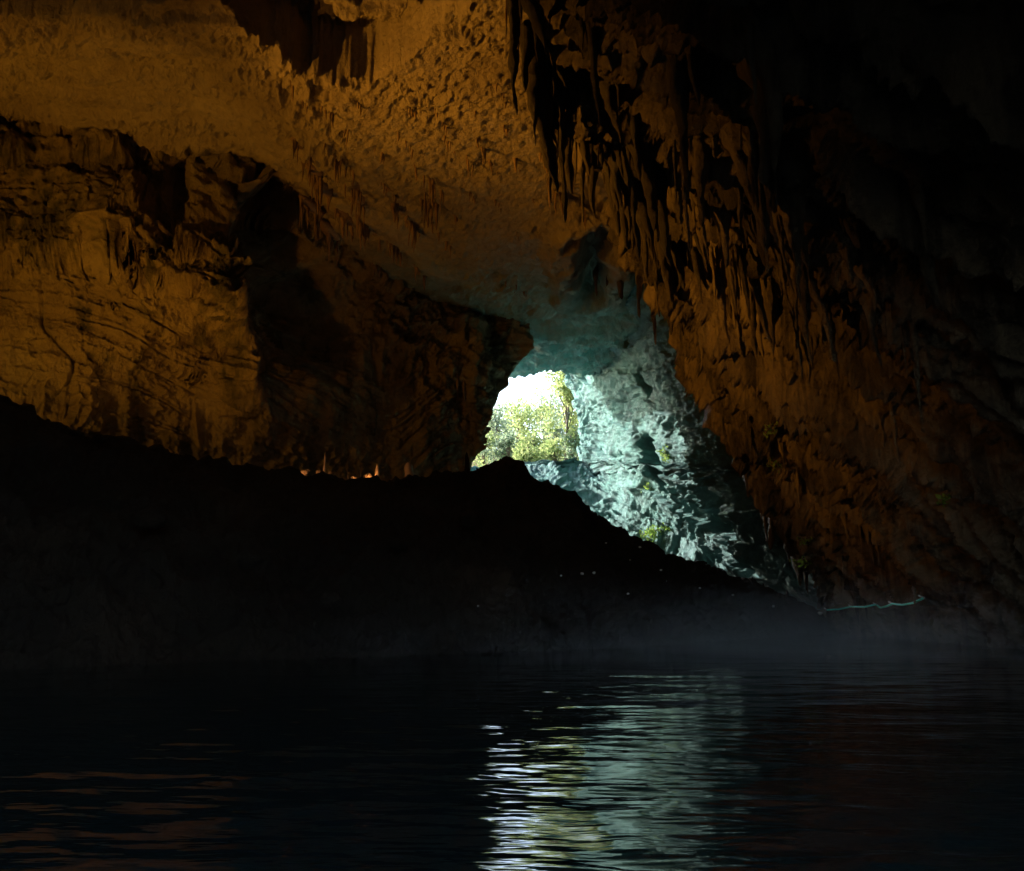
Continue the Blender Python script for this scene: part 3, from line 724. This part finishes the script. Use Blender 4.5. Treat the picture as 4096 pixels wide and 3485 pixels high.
def ceiling_clusters():
    rs = np.random.default_rng(5)
    for i, (px, py, ln) in enumerate(CL):
        D = float(ceil_Y(float(py - 3))); p = pix(px, py - 3, D); sc = D / F
        parts = [tube([p + np.array([a * 6 * sc, a * 22 * sc, .45]) for a in (-1, -.5, 0, .5, 1)], np.array([.3, .8, 1, .8, .3]) * max(.45, 4.5 * sc), 9, i, .4)]
        n = int(rs.integers(4, 9))
        for k in range(n):
            a_ = rs.uniform(-1, 1); L = ln * 1.25 * sc * rs.uniform(.3, 1.0); r = rs.uniform(1.3, 3.2) * sc
            parts.append(stalactite_parts(p + np.array([a_ * 6 * sc, a_ * 20 * sc, .55]), L + .5, r, 2000 + 11 * i + k, rings=12, seg=7, base_flare=2.5))
        o = mesh_parts('stalactite_cluster', parts, M['tite'], None, p)
        w1 = 'toward the left wall' if px < 380 else 'over the middle of the slab' if px < 480 else 'toward the right overhang'
        w2 = 'in the near part' if py < 150 else 'halfway down' if py < 225 else 'in the far low part'
        w3 = 'long ' if ln > 25 else 'short '
        tag(o, w3 + 'drip cluster, ceiling %s, %s' % (w1, w2), 'stalactite cluster', '%sdrip clusters of the ceiling, %s, %s' % (w3, w1, w2))
ceiling_clusters()
# hanging points on the left jamb of the mouth
for k, (px, tip, ty, D, wp, lab) in enumerate([(470, 418, 385, 66, 5, 'pointed brown stalactite longest at the left jamb of the mouth'),
        (464, 410, 385, 65.5, 4, 'thin stalactite left of the pointed one on the jamb'), (480, 407, 380, 67, 4, 'stalactite right of the pointed one on the jamb'),
        (486, 403, 376, 67.5, 4, 'rightmost short stalactite of the jamb row'), (457, 402, 380, 65, 4, 'stubby stalactite at the left end of the jamb row')]):
    add_stalactite('stalactite', px, tip, ty, D, wp, 300 + k, lab, 'stalactites in a row on the left jamb', mat='tite', n_side=1)

def stalagmite(px, topy, basey, D, wpx, seed, label, group='stalagmites standing on the dark mound', mat='mite', lean=0.0, sink=.8):
    if basey < 490 and px < 480:
        ry, hp = ridge_top(px); D = hp.y + (1.2 if px < 430 else .25); hh = basey - topy; basey = ry + 1.5; topy = basey - hh
    b0 = pix(px, basey, D); t0 = pix(px + lean, topy, D); sc = D / F; r = wpx * sc * .5; L = t0[2] - b0[2] + sink
    n = 18; t = np.linspace(0, 1, n)
    path = np.stack([b0[0] + (t0[0] - b0[0]) * t + .1 * r * np.sin(7 * t + seed), 0 * t + D, b0[2] - sink + L * t], -1)
    rad = r * (.95 - .45 * t + .5 * np.exp(-t * 7)) * np.sqrt(np.clip(1 - t ** 8, .02, 1))
    base = np.array([b0[0], D, b0[2] - sink])
    return tag(mesh_parts('stalagmite', [tube(path, rad, 12, seed, .22)], M[mat], None, base), label, 'stalagmite', group)
stalagmite(325, 456, 478, 44.5, 4, 1, 'tall slim post-like stalagmite beside the glowing stones')
stalagmite(377, 470, 482, 44, 6, 2, 'cone stalagmite with a lit left edge at the right of the row')
stalagmite(360, 470, 483, 43.8, 3.4, 3, 'thin dark stalagmite left of the glowing boss', mat='mound')
stalagmite(467, 456, 477, 44.2, 8, 4, 'black jagged stalagmite standing against the left foot of the mouth', mat='mound')
stalagmite(409, 468, 482, 45, 14, 5, 'squat rounded stalagmite hump with a bright rim')
stalagmite(348, 474, 484, 44.0, 3, 6, 'short dim stalagmite in the middle of the row', mat='mound')
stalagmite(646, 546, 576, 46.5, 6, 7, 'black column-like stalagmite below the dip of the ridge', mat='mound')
for k, (px, a, b_, D, wd, lab) in enumerate([(752, 577, 600, 50, 7, 'pointed dark stub at the right end of the ridge, first of three'), (763, 583, 606, 51, 6, 'middle dark stub of three at the right end of the ridge'),
        (787, 590, 613, 52.5, 6, 'last dark stub of the ridge before the water'), (668, 566, 584, 44, 5, 'low wet stalagmite in front of the ridge below the bright rock'), (690, 585, 600, 43, 4, 'tiny wet stalagmite low on the mound above the water')]):
    stalagmite(px, a, b_, D, wd, 20 + k, lab, mat='mound')

# ------------------------------------------------------------------ boulders
def boulder(loc, r, seed, label, group, mat, name='boulder', sq=(1, 1, .75)):
    import bmesh
    bm = bmesh.new(); bmesh.ops.create_icosphere(bm, subdivisions=4, radius=1); co = np.array([v.co[:] for v in bm.verts])
    k = 1 + .32 * ridge(co * .9 + seed * 5.3, 3, 240) * .6 + .10 * fbm(co * 4 + seed, 3, 241)
    co = co * k[:, None] * np.array(sq) * r
    for v, c in zip(bm.verts, co): v.co = c
    me = bpy.data.meshes.new(name); bm.to_mesh(me); bm.free(); me.polygons.foreach_set('use_smooth', [True] * len(me.polygons)); me.materials.append(mat)
    o = bpy.data.objects.new(name, me); o.location = loc; S.collection.objects.link(o); o.rotation_euler[2] = seed
    return tag(o, label, 'boulder', group)
GB = 'boulders on the dark mound'
for k, (px, py, D, wpx, lab) in enumerate([(100, 439, 33.4, 10, 'rounded boulder silhouetted on the left ridge against the lit wall'), (5, 403, 29.9, 14, 'boulder at the left edge of the picture on top of the ridge'),
        (73, 433, 32.8, 7, 'small boulder left of the rounded one on the ridge'), (612, 530, 46.6, 9, 'knobbly boulder on the falling ridge under the bright slope'), (576, 499, 46.5, 10, 'boulder where the ridge starts to fall right of the hump'),
        (505, 465, 45, 16, 'flat boulder capping the hump before the mouth'), (652, 547, 48, 9, 'angular boulder at the notch of the ridge'), (700, 568, 49.5, 8, 'boulder low on the ridge toward the water'),
        (735, 581, 51, 7, 'boulder at the foot of the bright slab'), (825, 617, 54.8, 5, 'pale boulder at the end of the ridge beside the rope'),
        (150, 520, 27, 26, 'big dim boulder on the left flank of the mound'), (250, 560, 25.5, 22, 'rounded dim boulder in the dark middle flank'), (330, 600, 25, 18, 'dim boulder just above the black water'),
        (440, 500, 41, 18, 'reddish boulder below the stalagmite at the mouth'), (470, 520, 38, 22, 'broad muddy boulder under the hump'), (400, 545, 33, 16, 'dim boulder low in the centre of the mound')]):
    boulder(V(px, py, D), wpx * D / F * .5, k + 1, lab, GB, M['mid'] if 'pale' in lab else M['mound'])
GG = 'stones glowing beside the hidden lamp'
for k, (px, py, w_, lab) in enumerate([(303, 477, 8, 'bright crumbled stone at the left of the glowing row'), (307, 474, 5, 'small pointed bright stone on top of the crumbled one'), (319, 478, 5, 'orange stone at the foot of the slim stalagmite'),
        (354, 477, 5, 'orange stone in the middle of the glowing row'), (368, 472, 7, 'lumpy orange boss between two stalagmites'), (331, 479, 6, 'dim stone right of the slim stalagmite')]):
    ry, hp = ridge_top(px)
    boulder(V(px, ry - w_ * .15 - (4 if 'on top' in lab else 0), hp.y + 1.4), w_ * 1.0 * 44 / F * .5, 40 + k, lab, GG, M['mite'], 'glowing_stone' if 0 else 'stone')

m, nt, b, pos = base_mat('painted_glint', .12, .9); b.inputs['Base Color'].default_value = (.75, .78, .8, 1); M['glint_white'] = m
for k, (px, py, w_) in enumerate([(582, 576, 3.2), (594, 575, 3), (561, 578, 2), (606, 545, 2), (630, 562, 2), (640, 549, 2.4), (628, 596, 2.4), (666, 583, 2.2), (700, 590, 2), (661, 572, 2.2), (733, 597, 2.2), (773, 608, 3), (820, 615, 4), (478, 609, 2)]):  # white beads added in place of wet highlights on the mound
    h = on_rock(px, py, ('rock_mound', 'rock_slope'))
    if h: boulder(h[0] + Vector((0, -.02, .1)), w_ * h[0].y / F * .5, 80 + k, 'tiny white bead painted in for a wet glint on the dark mound', 'white beads standing in for wet glints on the dark mound', M['glint_white'], 'glint_bead')
# ------------------------------------------------------------------ rope on the right wall
m, nt, b, pos = base_mat('green_rope', .5, .4); b.inputs['Base Color'].default_value = (.10, .80, .70, 1); M['rope'] = m
m, nt, b, pos = base_mat('steel', .35, .5); b.inputs['Base Color'].default_value = (.35, .35, .34, 1); b.inputs['Metallic'].default_value = .9; M['steel'] = m

def build_rope():
    pts = [(826.5, 610), (839, 609.2), (851, 606.6), (864, 607), (876, 604.6), (880.5, 607.8), (886, 606.6), (892.5, 603.8), (902, 605), (913, 603), (918, 600.8), (923.5, 598)]
    w = []
    for a, b in zip(pts[:-1], pts[1:]):
        for t in np.linspace(0, 1, 4)[:-1]:
            px, py = a[0] + (b[0] - a[0]) * t, a[1] + (b[1] - a[1]) * t
            h = on_rock(px, py, ('rock_overhang',)); w.append((px, py, (h[0].y if h else 54) - .3))
    h = on_rock(*pts[-1], ('rock_overhang',)); w.append((*pts[-1], (h[0].y if h else 45) - .2))
    D = np.array([q[2] for q in w]); D = np.array([D[max(0, i - 4):i + 5].min() for i in range(len(D))]); D = np.convolve(np.pad(D, 2, 'edge'), np.ones(5) / 5, 'valid') - .15
    co = np.array([pix(q[0], q[1], d) for q, d in zip(w, D)])
    root = empty('safety_rope', co[0]); tag(root, 'thin turquoise rope strung along the foot of the right wall above the water', 'rope')
    mesh_parts('rope', [tube(co - co[0], .05, 6)], M['rope'], root)
    for k in (0, 6, 12, 21, 36 - 3):
        k = min(k, len(co) - 1); p = co[k] - co[0]
        mesh_parts('peg', [tube([p + np.array([0, -.05, 0]), p + np.array([.15, .7, .1])], .04, 6)], M['steel'], root)
build_rope()

# ------------------------------------------------------------------ ferns on the rock
def fern(px, py, D, rad, n, seed, label, name='fern'):
    r = np.random.default_rng(seed); h = on_rock(px, py); p = (np.array(h[0]) + np.array([-.15, -.25, 0])) if h else np.array(V(px, py, D))
    root = empty(name, p); tag(root, label, 'plant', 'plants on the cave wall')
    st, pts = [], []
    for k in range(6):
        d = r.normal(size=3); d[2] -= .5; d /= np.linalg.norm(d); e = d * rad
        st.append(tube([np.zeros(3), e * .5 + np.array([0, 0, .1]), e], [.03, .02, .01], 5))
        for j in range(n // 6): pts.append(e * r.uniform(.2, 1.05) + r.normal(size=3) * rad * .16)
    mesh_parts('stem', st, M['bark'], root)
    co, q = leaves(np.array(pts), .10, r); mesh_arr('foliage', co, q, M['leafC'], root, smooth=False)
for k, a in enumerate([(667, 455, 68, .9, 90, 'fern over the dark hollow in the teal wall'), (650, 488, 70, .9, 80, 'fern at the foot of the dark hollow'), (659, 530, 66, 2.0, 420, 'largest bush climbing the pale rock above the ridge'),
        (802, 560, 53, .8, 60, 'bright fern beside the black cleft near the water'), (804, 538, 53, .6, 40, 'small fern just above the bright one by the cleft'),
        (774, 431, 44, .6, 40, 'yellowish tuft high on the rusty folds'), (771, 465, 46, .7, 50, 'hanging green tuft below the yellowish one'), (946, 495, 33.5, .5, 50, 'lone tuft on the right dark wall')]):
    fern(a[0], a[1], a[2], a[3] * .7, a[4], 60 + k, a[5])

# ------------------------------------------------------------------ floodlights behind the ridge and, out of frame, on the left bank
m, nt, b, pos = base_mat('lamp_housing', .5, .4); b.inputs['Base Color'].default_value = (.04, .04, .04, 1); M['housing'] = m
def lamp_glass(name, col, e):
    m = bpy.data.materials.new(name); m.use_nodes = True; b = m.node_tree.nodes['Principled BSDF']
    b.inputs['Emission Color'].default_value = (*col, 1); b.inputs['Emission Strength'].default_value = e; b.inputs['Base Color'].default_value = (.8, .7, .5, 1); return m
M['glass'] = lamp_glass('lamp_glass', (1, .5, .12), 6)
def boxpart(cx, cy, cz, sx, sy, sz):
    c = np.array([[x, y, z] for x in (-1, 1) for y in (-1, 1) for z in (-1, 1)]) * np.array([sx, sy, sz]) / 2 + np.array([cx, cy, cz])
    return c, np.array([(0, 1, 3, 2), (4, 6, 7, 5), (0, 4, 5, 1), (2, 3, 7, 6), (0, 2, 6, 4), (1, 5, 7, 3)])
def floodlight(loc, target, power, color, size, label, spot=150, blend=.6, scale=1.0):
    loc = Vector(loc); root = empty('floodlight', loc); tag(root, label, 'floodlight', 'hidden floodlights behind the ridge')
    q = (Vector(target) - loc).to_track_quat('-Z', 'Y')
    root.scale = (scale,) * 3
    root.rotation_mode = 'QUATERNION'; root.rotation_quaternion = q
    mesh_parts('housing', [boxpart(0, 0, .14, .42, .3, .2)] + [boxpart(x, 0, .27, .02, .26, .08) for x in (-.15, -.05, .05, .15)], M['housing'], root, smooth=False)
    mesh_parts('glass', [boxpart(0, 0, .035, .36, .24, .01)], M['glass'], root, smooth=False)
    mesh_parts('bracket', [boxpart(-.23, 0, .14, .02, .05, .4), boxpart(.23, 0, .14, .02, .05, .4), boxpart(0, 0, .35, .48, .05, .02)], M['steel'], root, smooth=False)
    d = bpy.data.lights.new('floodlight_beam', 'SPOT'); d.energy = power; d.color = color; d.shadow_soft_size = size; d.spot_size = R(spot); d.spot_blend = blend
    o = bpy.data.objects.new('floodlight_beam', d); S.collection.objects.link(o); o.parent = root; o.location = (0, 0, -.03)
ORANGE = (1, .38, .03); AMBER = (1, .47, .035)
floodlight((-27, 25, 11.5), (-19, 44, 24), 900, (1, .40, .022), .3, 'floodlight on the left bank lighting the pale bedded wall', 92, .8)
floodlight((-24.5, 33.5, 8.6), (-26, 44, 13), 150, AMBER, .3, 'floodlight behind the left ridge at the foot of the pale wall', 165)
floodlight((-16.5, 38, 7.4), (-14, 42, 25), 500, ORANGE, .3, 'floodlight behind the ridge lighting the ceiling slab', 135, .8)
floodlight((-24, 29, 10.6), (12, 34.5, 23.0), 5600, (1, .39, .03), .3, 'floodlight added out of frame on the left bank, aimed at the fluted overhang', 70, 1)  # lamp added out of frame to brighten the overhang
for px, pw, lab in ((300, 9, 'small floodlight at the foot of the crumbled bright stone'), (350, 8, 'small floodlight in the middle of the stalagmite row'), (372, 7, 'small floodlight by the cone stalagmite')):
    ry, hp = ridge_top(px)
    floodlight(tuple(V(px, ry + .8, hp.y + .55)), tuple(V(px + 5, ry - 3, hp.y + 2)), pw, (1, .42, .14), .05, lab, 165, .6, .3)

# ------------------------------------------------------------------ mist lying on the far water
def build_mist():
    co, q = boxpart(3, 40, 1.55, 44, 38, 3.0)
    m = bpy.data.materials.new('mist'); m.use_nodes = True; nt = m.node_tree; nt.nodes.clear()
    out = nt.nodes.new('ShaderNodeOutputMaterial'); v = nt.nodes.new('ShaderNodeVolumePrincipled')
    v.inputs['Color'].default_value = (.85, .92, 1, 1)
    g = nt.nodes.new('ShaderNodeNewGeometry'); pos = g.outputs['Position']
    sx = nt.nodes.new('ShaderNodeSeparateXYZ'); nt.links.new(pos, sx.inputs[0])
    hz = nt.nodes.new('ShaderNodeMapRange'); nt.links.new(sx.outputs[2], hz.inputs[0]); hz.inputs[1].default_value = 2.9; hz.inputs[2].default_value = .1
    xr = nt.nodes.new('ShaderNodeMapRange'); nt.links.new(sx.outputs[0], xr.inputs[0]); xr.inputs[1].default_value = -8; xr.inputs[2].default_value = 6; xr.interpolation_type = 'SMOOTHSTEP'
    n = ramp(nt, nz(nt, pos, .2, 4, .6, (1, .6, 3), .8), [(.35, (.08, .08, .08)), (.65, (1, 1, 1))])
    d = math_(nt, 'MULTIPLY', math_(nt, 'MULTIPLY', math_(nt, 'POWER', hz.outputs[0], 2.0), xr.outputs[0]), n)
    xf = nt.nodes.new('ShaderNodeMapRange'); nt.links.new(sx.outputs[0], xf.inputs[0]); xf.inputs[1].default_value = 23; xf.inputs[2].default_value = 11
    nt.links.new(math_(nt, 'MULTIPLY', math_(nt, 'MULTIPLY', d, xf.outputs[0]), .055), v.inputs['Density'])
    nt.links.new(v.outputs[0], out.inputs['Volume'])
    tag(mesh_arr('mist', co, q, m, smooth=False), 'thin bluish mist lying over the far water', 'mist', kind='stuff')
build_mist()

# ------------------------------------------------------------------ render settings
S.render.engine = 'CYCLES'
S.cycles.max_bounces = 8; S.cycles.diffuse_bounces = 6
